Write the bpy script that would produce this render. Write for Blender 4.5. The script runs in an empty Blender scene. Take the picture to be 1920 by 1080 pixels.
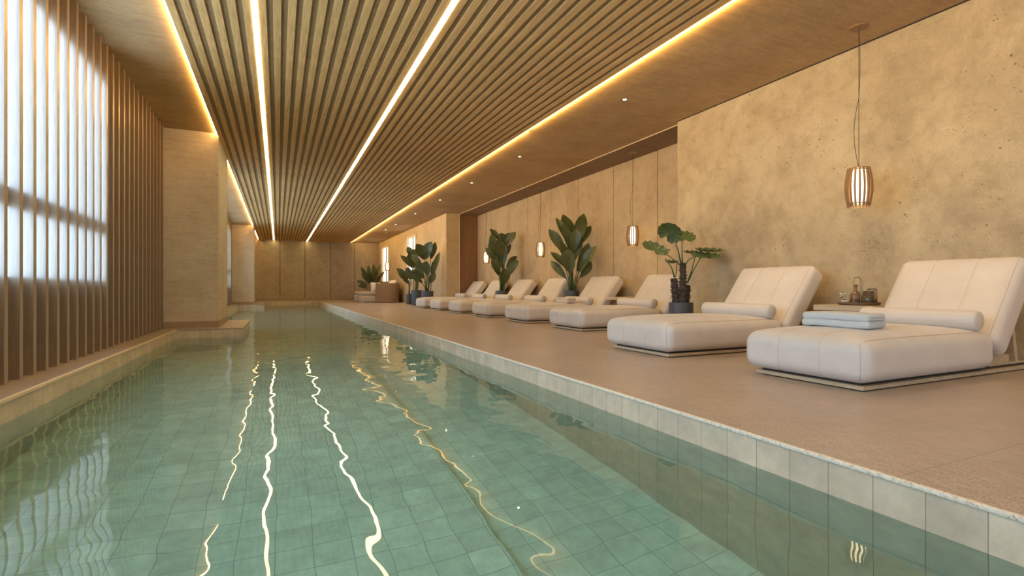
import bpy, bmesh, math, random
from mathutils import Vector, Matrix
random.seed(7)
S = 0.8                      # every length below is in camera heights above the deck; S turns it into metres
sc = bpy.context.scene
C = sc.collection
PI = math.pi

# ---------------------------------------------------------------- camera, world, exposure
YAW = math.atan(439 / 950)
cam = bpy.data.cameras.new('camera'); camo = bpy.data.objects.new('camera', cam); C.objects.link(camo)
cam.sensor_width = 36; cam.lens = 36 * 950 / 1920; cam.clip_start = 0.05; cam.clip_end = 200
camo.location = (0, 0, S); camo.rotation_euler = (PI / 2, 0, -YAW)
cam.shift_y = 1 / 1920
sc.camera = camo
w = bpy.data.worlds.new('world'); sc.world = w; w.use_nodes = True
w.node_tree.nodes['Background'].inputs[0].default_value = (0.75, 0.85, 1.0, 1)
w.node_tree.nodes['Background'].inputs[1].default_value = 0.6
sc.view_settings.view_transform = 'Standard'; sc.view_settings.look = 'None'
sc.view_settings.gamma = 1; sc.view_settings.use_curve_mapping = False
sc.view_settings.exposure = -0.02
cy = sc.cycles
cy.use_denoising = True; cy.use_adaptive_sampling = True; cy.adaptive_threshold = 0.025; cy.max_bounces = 9; cy.diffuse_bounces = 4; cy.glossy_bounces = 4
cy.transmission_bounces = 6; cy.transparent_max_bounces = 8; cy.volume_bounces = 0
cy.sample_clamp_indirect = 4.0; cy.caustics_refractive = True; cy.caustics_reflective = True
cy.blur_glossy = 0.5
WARM = (1.0, 0.60, 0.19)
COOL = (0.48, 0.72, 1.0)
E_STRIP, E_COVE, E_WIN, E_PEND, P_DOWN = 21.0, 58.0, 6.6, 5.5, 88.0
E_COVER, E_WIN2, E_REAR, P_BULB = 5.0, 5.5, 3.0, 2.0
P_WASH = 78.0

# ---------------------------------------------------------------- materials
def mat(name):
    m = bpy.data.materials.new(name); m.use_nodes = True
    nt = m.node_tree; b = nt.nodes['Principled BSDF']
    return m, nt, b
def N(nt, t, **k):
    n = nt.nodes.new(t)
    for a, v in k.items():
        if a.startswith('i_'):
            n.inputs[a[2:].replace('_', ' ')].default_value = v
        else: setattr(n, a, v)
    return n
def coords(nt, scale=(1, 1, 1), rot=(0, 0, 0)):
    tc = N(nt, 'ShaderNodeTexCoord'); mp = N(nt, 'ShaderNodeMapping')
    nt.links.new(tc.outputs['Object'], mp.inputs[0])
    mp.inputs['Scale'].default_value = scale; mp.inputs['Rotation'].default_value = rot
    return mp.outputs[0]
def noise(nt, vec, scale, detail=4, rough=0.55, dist=0):
    n = N(nt, 'ShaderNodeTexNoise'); nt.links.new(vec, n.inputs['Vector'])
    n.inputs['Scale'].default_value = scale; n.inputs['Detail'].default_value = detail
    n.inputs['Roughness'].default_value = rough; n.inputs['Distortion'].default_value = dist
    return n.outputs['Fac']
def ramp(nt, fac, stops):
    r = N(nt, 'ShaderNodeValToRGB'); nt.links.new(fac, r.inputs[0])
    el = r.color_ramp.elements
    while len(el) < len(stops): el.new(0.5)
    for e, (p, c) in zip(el, stops):
        e.position = p; e.color = (c[0], c[1], c[2], 1) if hasattr(c, '__len__') else (c, c, c, 1)
    return r.outputs[0]
def mixc(nt, fac, a, b, mode='MIX'):
    m = N(nt, 'ShaderNodeMix', data_type='RGBA', blend_type=mode)
    if isinstance(fac, (int, float)): m.inputs[0].default_value = fac
    else: nt.links.new(fac, m.inputs[0])
    for s, v in ((6, a), (7, b)):
        if isinstance(v, tuple): m.inputs[s].default_value = (*v, 1)
        else: nt.links.new(v, m.inputs[s])
    return m.outputs[2]
def math_(nt, op, a, b=None):
    m = N(nt, 'ShaderNodeMath', operation=op)
    for i, v in enumerate((a, b)):
        if v is None: continue
        if isinstance(v, (int, float)): m.inputs[i].default_value = v
        else: nt.links.new(v, m.inputs[i])
    return m.outputs[0]
def bump(nt, b, h, strength=0.3, dist=0.01):
    n = N(nt, 'ShaderNodeBump'); n.inputs['Strength'].default_value = strength; n.inputs['Distance'].default_value = dist
    nt.links.new(h, n.inputs['Height']); nt.links.new(n.outputs[0], b.inputs['Normal'])
def simple(name, col, rough=0.5, metal=0, spec=0.5, nz=None):
    m, nt, b = mat(name)
    b.inputs['Base Color'].default_value = (*col, 1); b.inputs['Roughness'].default_value = rough
    b.inputs['Metallic'].default_value = metal; b.inputs['Specular IOR Level'].default_value = spec
    if nz:
        v = coords(nt); f = noise(nt, v, nz[0], 3)
        c2 = tuple(c * nz[1] for c in col)
        nt.links.new(mixc(nt, f, col, c2), b.inputs['Base Color'])
        bump(nt, b, f, nz[2], 0.004)
    return m
def emis(name, col, s):
    m, nt, b = mat(name)
    b.inputs['Base Color'].default_value = (0.8, 0.8, 0.8, 1)
    b.inputs['Emission Color'].default_value = (*col, 1); b.inputs['Emission Strength'].default_value = s
    return m
def plaster(name, c1, c2, c3, stretch=(1, 1, 1), pits=1.0, rough=0.75, streak=0.25, bs=0.35):
    """mottled pitted stone plaster"""
    m, nt, b = mat(name)
    v = coords(nt); vs = coords(nt, stretch)
    f1 = noise(nt, v, 0.9, 6, 0.62, 0.3); f2 = noise(nt, vs, 5.5, 8, 0.7, 0.2)
    col = ramp(nt, f1, [(0.36, c2), (0.50, c1), (0.66, c3)])
    col2 = ramp(nt, f2, [(0.33, tuple(x * 0.66 for x in c1)), (0.52, c1), (0.7, tuple(min(1, x * 1.14) for x in c1))])
    col = mixc(nt, 0.45, col, col2)
    f3 = noise(nt, vs, 42, 3, 0.6)
    col = mixc(nt, streak, col, ramp(nt, f3, [(0.3, 0.55), (0.7, 1.15)]), 'MULTIPLY')
    vo = N(nt, 'ShaderNodeTexVoronoi'); nt.links.new(coords(nt, tuple(7.0 * s for s in stretch)), vo.inputs['Vector'])
    vo.inputs['Scale'].default_value = 1.6
    sz = noise(nt, v, 2.3, 2)
    lim = math_(nt, 'MULTIPLY', math_(nt, 'SUBTRACT', sz, 0.37), 0.62 * pits)
    pit = math_(nt, 'LESS_THAN', math_(nt, 'ADD', vo.outputs['Distance'], math_(nt, 'MULTIPLY', noise(nt, v, 60, 2), 0.07)), lim)
    vo2 = N(nt, 'ShaderNodeTexVoronoi'); nt.links.new(coords(nt, tuple(30.0 * s for s in stretch)), vo2.inputs['Vector'])
    vo2.inputs['Scale'].default_value = 1.0
    sz2 = noise(nt, coords(nt, (1.0, 1.0, 1.3)), 3.1, 3)
    pit2 = math_(nt, 'LESS_THAN', vo2.outputs['Distance'], math_(nt, 'MULTIPLY', math_(nt, 'SUBTRACT', sz2, 0.49), 1.2 * pits))
    p = math_(nt, 'MAXIMUM', pit, pit2)
    col = mixc(nt, math_(nt, 'MULTIPLY', p, 0.75), col, tuple(x * 0.30 for x in c2))
    nt.links.new(col, b.inputs['Base Color'])
    b.inputs['Roughness'].default_value = rough
    h = math_(nt, 'SUBTRACT', math_(nt, 'ADD', math_(nt, 'MULTIPLY', f2, 0.9), math_(nt, 'MULTIPLY', f3, 0.35)), p)
    bump(nt, b, h, bs, 0.012)
    return m
def wood(name, c1, c2, axis='Y', rough=0.5, scale=1.0, var=0.35):
    m, nt, b = mat(name)
    st = {'X': (0.6, 14, 14), 'Y': (14, 0.6, 14), 'Z': (14, 14, 0.6)}[axis]
    v = coords(nt, tuple(s * scale for s in st))
    f = noise(nt, v, 4.5, 6, 0.65, 0.6)
    col = ramp(nt, f, [(0.30, c2), (0.50, c1), (0.72, tuple(min(1, x * 1.2) for x in c1))])
    f2 = noise(nt, coords(nt, (1.2, 0.15, 1.2) if axis == 'Y' else (3.0, 3.0, 0.1)), 6, 2)
    col = mixc(nt, var, col, ramp(nt, f2, [(0.35, 0.70), (0.65, 1.15)]), 'MULTIPLY')
    oi = N(nt, 'ShaderNodeObjectInfo')
    col = mixc(nt, 0.35, col, ramp(nt, oi.outputs['Random'], [(0.0, 0.78), (1.0, 1.12)]), 'MULTIPLY')
    nt.links.new(col, b.inputs['Base Color']); b.inputs['Roughness'].default_value = rough
    bump(nt, b, f, 0.25, 0.003)
    return m
def tile(name, axes, c1, period=0.1989, off=0.957, offx=2.376, dark=0.45, line=0.004):
    """stone tiles with thin grout lines across the given world axes"""
    m, nt, b = mat(name)
    tc = N(nt, 'ShaderNodeTexCoord'); sp = N(nt, 'ShaderNodeSeparateXYZ'); nt.links.new(tc.outputs['Object'], sp.inputs[0])
    g = None; cellv = None
    for a in axes:
        o = off if a == 'Y' else offx
        q = math_(nt, 'DIVIDE', math_(nt, 'ADD', math_(nt, 'SUBTRACT', sp.outputs[a], o), 20 * period), period)
        fr = math_(nt, 'FRACT', q)
        d = math_(nt, 'MINIMUM', fr, math_(nt, 'SUBTRACT', 1.0, fr))
        l = math_(nt, 'LESS_THAN', d, line / period / 2 * 1.0)
        g = l if g is None else math_(nt, 'MAXIMUM', g, l)
        fl = math_(nt, 'FLOOR', q)
        cellv = fl if cellv is None else math_(nt, 'ADD', math_(nt, 'MULTIPLY', cellv, 17.3), fl)
    wn = N(nt, 'ShaderNodeTexWhiteNoise', noise_dimensions='1D'); nt.links.new(cellv, wn.inputs['W'])
    v = coords(nt)
    f = noise(nt, v, 7, 6, 0.65)
    col = ramp(nt, f, [(0.3, tuple(x * 0.80 for x in c1)), (0.7, tuple(min(1, x * 1.12) for x in c1))])
    col = mixc(nt, 0.35, col, ramp(nt, wn.outputs['Value'], [(0, 0.72), (1, 1.15)]), 'MULTIPLY')
    col = mixc(nt, g, col, tuple(x * dark for x in c1))
    nt.links.new(col, b.inputs['Base Color']); b.inputs['Roughness'].default_value = 0.45
    bump(nt, b, math_(nt, 'SUBTRACT', math_(nt, 'MULTIPLY', f, 0.3), g), 0.25, 0.004)
    return m

M = {}
M['wall'] = plaster('warm_pitted_plaster', (0.47, 0.365, 0.215), (0.31, 0.235, 0.14), (0.62, 0.51, 0.325), pits=0.9)
M['wall_panel'] = plaster('panelled_plaster', (0.51, 0.38, 0.225), (0.41, 0.295, 0.175), (0.57, 0.44, 0.28), pits=0.55, streak=0.2)
M['back'] = plaster('back_wall_stone', (0.42, 0.34, 0.245), (0.34, 0.27, 0.19), (0.47, 0.39, 0.29), pits=0.2, streak=0.2)
M['pier'] = plaster('pier_travertine', (0.64, 0.53, 0.40), (0.52, 0.42, 0.31), (0.72, 0.62, 0.49), stretch=(0.45, 0.45, 2.6), pits=1.1, streak=0.3)
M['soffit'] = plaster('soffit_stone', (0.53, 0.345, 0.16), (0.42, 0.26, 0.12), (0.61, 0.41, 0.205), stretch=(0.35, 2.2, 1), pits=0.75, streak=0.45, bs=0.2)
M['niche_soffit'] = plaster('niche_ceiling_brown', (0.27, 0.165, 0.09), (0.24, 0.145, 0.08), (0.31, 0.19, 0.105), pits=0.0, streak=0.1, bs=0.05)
M['wood'] = wood('ceiling_oak', (0.80, 0.465, 0.175), (0.57, 0.31, 0.11), 'Y', 0.5)
M['wood_fin'] = wood('fin_oak', (0.26, 0.175, 0.10), (0.15, 0.098, 0.055), 'Z', 0.42)
_f = M['wood_fin'].node_tree.nodes['Principled BSDF']; _f.inputs['Coat Weight'].default_value = 1.0; _f.inputs['Coat IOR'].default_value = 2.0; _f.inputs['Coat Roughness'].default_value = 0.28
M['wood_dark'] = wood('dark_wood_panel', (0.25, 0.13, 0.065), (0.17, 0.085, 0.04), 'Z', 0.5)
M['wood_back'] = wood('ceiling_backing', (0.36, 0.22, 0.095), (0.22, 0.13, 0.055), 'X', 0.7)
M['wood_wall'] = wood('timber_wall', (0.24, 0.15, 0.08), (0.15, 0.09, 0.045), 'Z', 0.5)
M['wood_pale'] = wood('pale_oak', (0.52, 0.40, 0.26), (0.40, 0.29, 0.18), 'Y', 0.5, 0.5)
M['skirting'] = simple('skirting_stone', (0.40, 0.28, 0.18), 0.5, nz=(12, 0.8, 0.1))
M['trimline'] = simple('pale_trim', (0.75, 0.58, 0.38), 0.5)

def deck_mat(name, edge=False):
    m, nt, b = mat(name)
    v = coords(nt); vs = coords(nt, (3.0, 0.55, 1), (0, 0, 0.5))
    f1 = noise(nt, v, 1.3, 4); f2 = noise(nt, vs, 16, 6, 0.7)
    f3 = noise(nt, v, 95, 3, 0.7)
    col = ramp(nt, f1, [(0.3, (0.38, 0.30, 0.24)), (0.7, (0.45, 0.36, 0.29))])
    col = mixc(nt, 0.55, col, ramp(nt, f2, [(0.35, 0.62), (0.65, 1.25)]), 'MULTIPLY')
    sp = N(nt, 'ShaderNodeSeparateXYZ'); tc = N(nt, 'ShaderNodeTexCoord'); nt.links.new(tc.outputs['Object'], sp.inputs[0])
    # the stone is rougher, more open-grained in the band along the pool
    e = math_(nt, 'SUBTRACT', 1.0, math_(nt, 'MINIMUM', 1.0, math_(nt, 'DIVIDE', math_(nt, 'MAXIMUM', 0.0, math_(nt, 'SUBTRACT', sp.outputs['X'], 2.42)), 0.75)))
    speck = ramp(nt, f3, [(0.36, 0.35), (0.46, 0.95), (0.58, 1.08), (0.70, 1.45)])
    col = mixc(nt, math_(nt, 'ADD', math_(nt, 'MULTIPLY', e, 0.65), 0.25), col, speck, 'MULTIPLY')
    q = math_(nt, 'FRACT', math_(nt, 'DIVIDE', math_(nt, 'ADD', math_(nt, 'SUBTRACT', sp.outputs['Y'], 1.264), 43.2), 14.4))
    d = math_(nt, 'LESS_THAN', q, 0.0004)
    col = mixc(nt, math_(nt, 'MULTIPLY', d, 0.6), col, (0.18, 0.13, 0.09))
    nt.links.new(col, b.inputs['Base Color'])
    b.inputs['Roughness'].default_value = 0.36
    bump(nt, b, math_(nt, 'ADD', math_(nt, 'MULTIPLY', f2, 0.5), math_(nt, 'MULTIPLY', f3, e)), 0.12, 0.004)
    return m
M['deck'] = deck_mat('deck_stone')
m, nt, b = mat('coping_edge'); v = coords(nt); f = noise(nt, v, 70, 4, 0.7)
nt.links.new(ramp(nt, f, [(0.33, (0.34, 0.27, 0.20)), (0.42, (0.66, 0.57, 0.45)), (0.7, (0.84, 0.75, 0.62))]), b.inputs['Base Color'])
bump(nt, b, f, 0.5, 0.0012); b.inputs['Roughness'].default_value = 0.7; M['coping'] = m
TC = (0.66, 0.525, 0.38)
M['tile_y'] = tile('pool_wall_tile', ['Y'], TC)
M['tile_x'] = tile('pool_end_tile', ['X'], TC)
M['tile_f'] = tile('pool_floor_tile', ['X', 'Y'], (0.90, 0.82, 0.66), line=0.0045, dark=0.55)

m, nt, b = mat('pool_water')
b.inputs['Base Color'].default_value = (0.63, 0.965, 1.0, 1); b.inputs['Roughness'].default_value = 0.0
b.inputs['IOR'].default_value = 1.33; b.inputs['Transmission Weight'].default_value = 1.0
v1 = coords(nt, (1.0, 0.75, 1), (0, 0, 0.3))
f1 = noise(nt, v1, 2.0, 1.2, 0.35, 0.5); f2 = noise(nt, coords(nt, (1.0, 0.8, 1), (0, 0, -0.5)), 5.0, 1.0, 0.35, 0.3)
bn = N(nt, 'ShaderNodeBump'); bn.inputs['Strength'].default_value = 1.0; bn.inputs['Distance'].default_value = 0.010
nt.links.new(math_(nt, 'ADD', f1, math_(nt, 'MULTIPLY', f2, 0.14)), bn.inputs['Height'])
nt.links.new(bn.outputs[0], b.inputs['Normal'])
va = N(nt, 'ShaderNodeVolumeAbsorption'); va.inputs['Color'].default_value = (0.35, 0.80, 0.68, 1); va.inputs['Density'].default_value = 0.13
nt.links.new(va.outputs[0], nt.nodes['Material Output'].inputs['Volume'])
M['water'] = m

m, nt, b = mat('cream_leather')
v = coords(nt); f = noise(nt, v, 3.5, 4); f2 = noise(nt, v, 160, 2)
nt.links.new(ramp(nt, f, [(0.3, (0.60, 0.535, 0.475)), (0.7, (0.67, 0.605, 0.545))]), b.inputs['Base Color'])
b.inputs['Roughness'].default_value = 0.42; b.inputs['Sheen Weight'].default_value = 0.15
bump(nt, b, math_(nt, 'ADD', math_(nt, 'MULTIPLY', f, 2.0), math_(nt, 'MULTIPLY', f2, 0.25)), 0.22, 0.006); M['leather'] = m
M['piping'] = simple('seam_piping', (0.58, 0.48, 0.38), 0.6)
M['fabric'] = simple('beige_fabric', (0.50, 0.39, 0.28), 0.9, nz=(90, 0.8, 0.3))
M['wicker'] = simple('brown_woven_shell', (0.30, 0.19, 0.11), 0.75, nz=(60, 0.65, 0.5))
M['cushion'] = simple('cream_cushion', (0.74, 0.66, 0.54), 0.9, nz=(60, 0.9, 0.2))
M['towel'] = simple('grey_blue_towel', (0.60, 0.62, 0.61), 0.95, nz=(150, 0.85, 0.6))
M['towel2'] = simple('beige_towel', (0.70, 0.62, 0.52), 0.95, nz=(150, 0.85, 0.6))
M['pot'] = simple('slate_pot', (0.055, 0.062, 0.072), 0.38, nz=(6, 1.5, 0.1))
M['soil'] = simple('soil', (0.03, 0.02, 0.012), 0.95)
M['shadow'] = simple('gap_shade_and_joints', (0.03, 0.022, 0.016), 0.8)  # near-black colour: painted shade in gaps under and between parts, and panel joints
M['trunk'] = simple('dark_trunk', (0.035, 0.026, 0.02), 0.8, nz=(40, 2.0, 0.8))
M['stem'] = simple('green_stem', (0.10, 0.14, 0.05), 0.5)
def leafmat(name, a, c):
    m, nt, b = mat(name)
    f = noise(nt, coords(nt), 5, 4)
    nt.links.new(ramp(nt, f, [(0.3, a), (0.7, c)]), b.inputs['Base Color'])
    b.inputs['Roughness'].default_value = 0.36
    bump(nt, b, f, 0.2, 0.01)
    return m
M['leaf'] = leafmat('broad_leaf', (0.052, 0.070, 0.024), (0.105, 0.125, 0.042))
M['leaf2'] = leafmat('round_leaf', (0.050, 0.085, 0.028), (0.09, 0.135, 0.042))
M['brass'] = simple('brass', (0.42, 0.30, 0.16), 0.3, 1.0)
M['tray'] = simple('walnut_tray', (0.13, 0.08, 0.05), 0.4)
M['cord'] = simple('cord', (0.03, 0.035, 0.02), 0.6)
M['canopy'] = simple('copper_canopy', (0.28, 0.15, 0.07), 0.4)
M['slatwood'] = simple('lamp_slat', (0.30, 0.165, 0.08), 0.4, nz=(30, 0.8, 0.1))
M['flower'] = simple('white_petals', (0.80, 0.74, 0.60), 0.7)
M['bowl'] = simple('pink_ceramic', (0.62, 0.46, 0.36), 0.4)
M['chrome'] = simple('dark_ring', (0.10, 0.07, 0.045), 0.4, 0.6)
m, nt, b = mat('smoked_glass'); b.inputs['Base Color'].default_value = (0.66, 0.50, 0.36, 1); b.inputs['Transmission Weight'].default_value = 0.9
b.inputs['Roughness'].default_value = 0.08; M['smoked'] = m
m, nt, b = mat('clear_glass'); b.inputs['Base Color'].default_value = (0.85, 0.83, 0.8, 1); b.inputs['Transmission Weight'].default_value = 0.95
b.inputs['Roughness'].default_value = 0.05; M['clear'] = m
M['e_strip'] = emis('led_strip', (1.0, 0.80, 0.36), E_STRIP)
M['e_cove'] = emis('cove_led', WARM, E_COVE)
M['e_pend'] = emis('lamp_diffuser', (1.0, 0.80, 0.42), E_PEND)
M['e_down'] = emis('downlight_lens', (1.0, 0.78, 0.45), 14)
M['e_win'] = emis('frosted_daylight_pane', COOL, E_WIN)
M['e_win_b'] = emis('frosted_daylight_pane_far', COOL, E_WIN2)
M['e_rear'] = emis('rear_daylight_pane', COOL, E_REAR)
M['e_win2'] = emis('bright_window_pane', (1.0, 0.93, 0.80), 1.15)
M['frame'] = simple('window_frame_white', (0.62, 0.52, 0.38), 0.5)
M['mullion'] = simple('window_bar_grey', (0.16, 0.15, 0.14), 0.5)

# ---------------------------------------------------------------- mesh helpers
class MB:
    def __init__(s): s.v = []; s.f = []
    def add(s, vs, fs):
        n = len(s.v); s.v += [Vector(p) for p in vs]; s.f += [tuple(i + n for i in f) for f in fs]; return s
    def box(s, x0, x1, y0, y1, z0, z1, T=None):
        vs = [Vector((x, y, z)) for x in (x0, x1) for y in (y0, y1) for z in (z0, z1)]
        if T: vs = [T @ p for p in vs]
        return s.add(vs, [(0, 1, 3, 2), (4, 6, 7, 5), (0, 4, 5, 1), (2, 3, 7, 6), (0, 2, 6, 4), (1, 5, 7, 3)])
    def lathe(s, prof, seg=32, o=(0, 0, 0), T=None, cap=True, sy=1.0):
        vs = []; fs = []
        for r, z in prof:
            for k in range(seg):
                a = 2 * PI * k / seg; vs.append(Vector((o[0] + r * math.cos(a), o[1] + r * math.sin(a) * sy, o[2] + z)))
        for i in range(len(prof) - 1):
            for k in range(seg):
                k2 = (k + 1) % seg; fs.append((i * seg + k, i * seg + k2, (i + 1) * seg + k2, (i + 1) * seg + k))
        if cap:
            fs.append(tuple(range(seg))[::-1]); fs.append(tuple((len(prof) - 1) * seg + k for k in range(seg)))
        if T: vs = [T @ p for p in vs]
        return s.add(vs, fs)
    def tube(s, pts, r, seg=8):
        pts = [Vector(p) for p in pts]; rs = r if hasattr(r, '__len__') else [r] * len(pts)
        vs = []; fs = []; prev = None
        for i, p in enumerate(pts):
            d = (pts[min(i + 1, len(pts) - 1)] - pts[max(i - 1, 0)]).normalized()
            a = Vector((0, 1, 0)) if prev is None and abs(d.y) < 0.9 else (Vector((1, 0, 0)) if prev is None else prev)
            a = (a - d * a.dot(d)).normalized(); prev = a; bb = d.cross(a)
            for k in range(seg):
                t = 2 * PI * k / seg; vs.append(p + (a * math.cos(t) + bb * math.sin(t)) * rs[i])
        n = len(pts)
        for i in range(n - 1):
            for k in range(seg):
                k2 = (k + 1) % seg; fs.append((i * seg + k, i * seg + k2, (i + 1) * seg + k2, (i + 1) * seg + k))
        fs.append(tuple(range(seg))[::-1]); fs.append(tuple((n - 1) * seg + k for k in range(seg)))
        return s.add(vs, fs)
    def rbox(s, hx, hy, hz, r, n=(12, 12, 6), fn=None, T=None):
        """rounded box of half sizes; fn reshapes each point"""
        vs = []; fs = []; idx = {}
        def q(c, i, nn):
            # cluster samples into the rounded rim
            t = i / nn * 2 - 1
            return math.copysign(1 - (1 - abs(t)) ** 1.5, t) * c if False else t * c
        def vert(i, j, k):
            key = (i, j, k)
            if key in idx: return idx[key]
            p = Vector((q(hx, i, n[0]), q(hy, j, n[1]), q(hz, k, n[2])))
            ins = Vector((max(-hx + r, min(hx - r, p.x)), max(-hy + r, min(hy - r, p.y)), max(-hz + r, min(hz - r, p.z))))
            d = p - ins
            if d.length > 1e-9:
                m_ = max(abs(d.x), abs(d.y), abs(d.z)); p = ins + d.normalized() * m_ if m_ < r * 0.999 else ins + d.normalized() * r
            if fn: p = fn(p)
            idx[key] = len(vs); vs.append(p); return idx[key]
        for ax in range(3):
            a, b_ = [x for x in range(3) if x != ax]
            for side in (0, n[ax]):
                for i in range(n[a]):
                    for j in range(n[b_]):
                        quad = []
                        for (u, v_) in ((i, j), (i + 1, j), (i + 1, j + 1), (i, j + 1)):
                            k = [0, 0, 0]; k[ax] = side; k[a] = u; k[b_] = v_; quad.append(vert(*k))
                        if (side == 0) != (ax == 1): quad = quad[::-1]
                        fs.append(tuple(quad))
        if T: vs = [T @ p for p in vs]
        return s.add(vs, fs)
    def build(s, name, m, parent=None, smooth=False, bevel=0, loc=None, auto=None):
        me = bpy.data.meshes.new(name)
        me.from_pydata([tuple(p * S) for p in s.v], [], s.f); me.validate()
        me.materials.append(m)
        if smooth:
            for p in me.polygons: p.use_smooth = True
        o = bpy.data.objects.new(name, me); C.objects.link(o)
        if parent: o.parent = parent
        if loc: o.location = Vector(loc) * S
        if bevel:
            b_ = o.modifiers.new('bevel', 'BEVEL'); b_.width = bevel * S; b_.segments = 2; b_.limit_method = 'ANGLE'
        if auto:
            for p in me.polygons: p.use_smooth = True
            try: me.set_sharp_from_angle(angle=math.radians(auto))
            except Exception: pass
        return o
def tag(o, label=None, cat=None, group=None, kind=None):
    if label: o['label'] = label
    if cat: o['category'] = cat
    if group: o['group'] = group
    if kind: o['kind'] = kind
    return o
def empty(name, loc, label, cat, group=None, kind=None, rz=0):
    o = bpy.data.objects.new(name, None); C.objects.link(o); o.location = Vector(loc) * S; o.rotation_euler.z = rz
    o.empty_display_size = 0.1
    return tag(o, label, cat, group, kind)
def struct(name, mb, m, label, cat, bevel=0):
    return tag(mb.build(name, m, None, bevel=bevel), label, cat, kind='structure')
def copy_tree(o, parent=None):
    c = o.copy(); C.objects.link(c); c.parent = parent
    for ch in list(o.children): copy_tree(ch, c)
    return c

# ---------------------------------------------------------------- the room
YN, YF = -6.0, 46.2          # rear wall behind the camera, far wall
ZC = 5.04                    # ceiling above the deck
XL, XR = -2.24, 2.965        # pool edges
YP0, YP1 = -5.0, 44.4        # pool ends
ZW = -0.22                   # water level
ZB = -1.78                   # pool bottom
# deck on the right, and round the pool
d = MB(); d.box(XR + 0.012, 10.4, YN, YF, -0.10, 0.0)
struct('floor', d, M['deck'], 'beige stone pool deck running beside the loungers', 'floor')
d = MB(); d.box(-3.3, XL - 0.012, YN, YF, -0.10, 0.0); d.box(XL, XR, YP1, YF, -0.10, 0); d.box(XL, XR, YN, YP0, -0.10, 0)
struct('floor_left', d, M['deck'], 'narrow stone ledge below the timber fins on the left', 'floor')
# pool shell
d = MB(); d.box(XR, XR + 0.3, YP0, YP1, ZB - 0.2, -0.0285)
struct('wall_pool_right', d, M['tile_y'], 'beige tiled pool wall on the lounger side', 'pool wall')
d = MB(); d.box(XL - 0.3, XL, YP0, YP1, ZB - 0.2, -0.03)
struct('wall_pool_left', d, M['tile_y'], 'beige tiled pool wall below the timber fins', 'pool wall')
d = MB(); d.box(XL - 0.3, XR + 0.3, YP1, YP1 + 0.3, ZB - 0.2, -0.101)
d.box(XL, XR, YP1 - 0.012, YP1, ZB, -0.03)
struct('wall_pool_far', d, M['tile_x'], 'short tiled pool wall at the far end', 'pool wall')
d = MB(); d.box(XL - 0.3, XR + 0.3, YP0 - 0.3, YP0, ZB - 0.2, -0.101)
struct('wall_pool_near', d, M['tile_x'], 'tiled pool wall behind the viewpoint', 'pool wall')
XS = 1.50                    # the floor steps down right of this line
d = MB(); d.box(XL - 0.2, XS, YP0, YP1, ZB - 0.15, ZB + 0.10); d.box(XS, XR + 0.2, YP0, YP1, ZB - 0.15, ZB)
struct('floor_pool', d, M['tile_f'], 'square tiled pool floor with a low step under the water', 'pool floor')
# coping edge of the deck, rough broken stone
def rough_edge(mb, x0, x1, y0, y1, sgn, n=260):
    pass
d = MB(); d.box(XR - 0.012, XR + 0.022, YP0, YP1, -0.028, 0.0012)
struct('trim_1', d, M['coping'], 'rough pale stone lip along the lounger side of the pool', 'coping', bevel=0.009)
d = MB(); d.box(XL - 0.03, XL + 0.012, YP0, 14.6, -0.03, 0.0012)
struct('trim_2', d, M['trimline'], 'thin pale stone lip along the left pool ledge', 'coping', bevel=0.004)
# water
d = MB(); d.box(XL - 0.012, XR + 0.012, YP0 - 0.012, YP1 + 0.001, ZB - 0.01, ZW)
o = d.build('pool_water', M['water']); tag(o, 'clear green rippled water filling the long pool', 'water', kind='stuff')

# ceiling and walls
d = MB(); d.box(-3.3, 8.755, YN, YF + 0.2, ZC, ZC + 0.1); d.box(8.755, 8.93, 9.45, YF + 0.2, ZC, ZC + 0.1); d.box(8.6, 10.4, YN, YF + .2, ZC + 0.1, ZC + 0.2)
struct('ceiling', d, M['soffit'], 'warm stone ceiling border around the slatted panel', 'ceiling')
d = MB(); d.box(8.955, 10.1, 9.45, 26.3, ZC - 0.012, ZC + 0.09)
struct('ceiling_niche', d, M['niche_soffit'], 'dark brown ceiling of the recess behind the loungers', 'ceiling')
d = MB(); d.box(8.93, 8.955, 9.47, 26.12, ZC - 0.02, ZC + 0.09); d.box(8.93, 8.955, 26.12, 26.16, 0, ZC - 0.02)
struct('trim_3', d, M['trimline'], 'thin pale strip edging the recess ceiling', 'trim')
d = MB(); d.box(8.78, 10.4, YN, 9.45, 0, ZC + 0.12)
struct('wall_right', d, M['wall'], 'large pitted plaster wall behind the two nearest loungers', 'wall')
d = MB(); d.box(8.757, 8.779, YN, 9.45, ZC - 0.012, ZC + 0.03)  # dark-coloured box added in the gap to give its shadow line
struct('gap_shadow_strip', d, M['shadow'], 'dark strip coloured as the shadow in the gap where the near plaster wall meets the ceiling', 'trim')
d = MB()
seams = [9.45, 11.63, 13.77, 15.93, 18.0, 20.1, 22.2, 24.3, 26.3]
for a, b_ in zip(seams[:-1], seams[1:]): d.box(10.05, 10.2, a + 0.012, b_ - 0.012, 0, ZC)
struct('wall_niche', d, M['wall_panel'], 'panelled plaster wall at the back of the lounger recess', 'wall')
d = MB(); d.box(10.085, 10.4, 9.45, 26.3, 0, ZC)
struct('wall_niche_backing', d, M['shadow'], 'dark joints between the recess wall panels', 'wall')
d = MB(); d.box(8.955, 10.4, 26.3, 26.6, 0, ZC)
struct('wall_niche_end', d, M['wood_dark'], 'dark reddish wood panel closing the recess', 'wall')
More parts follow.
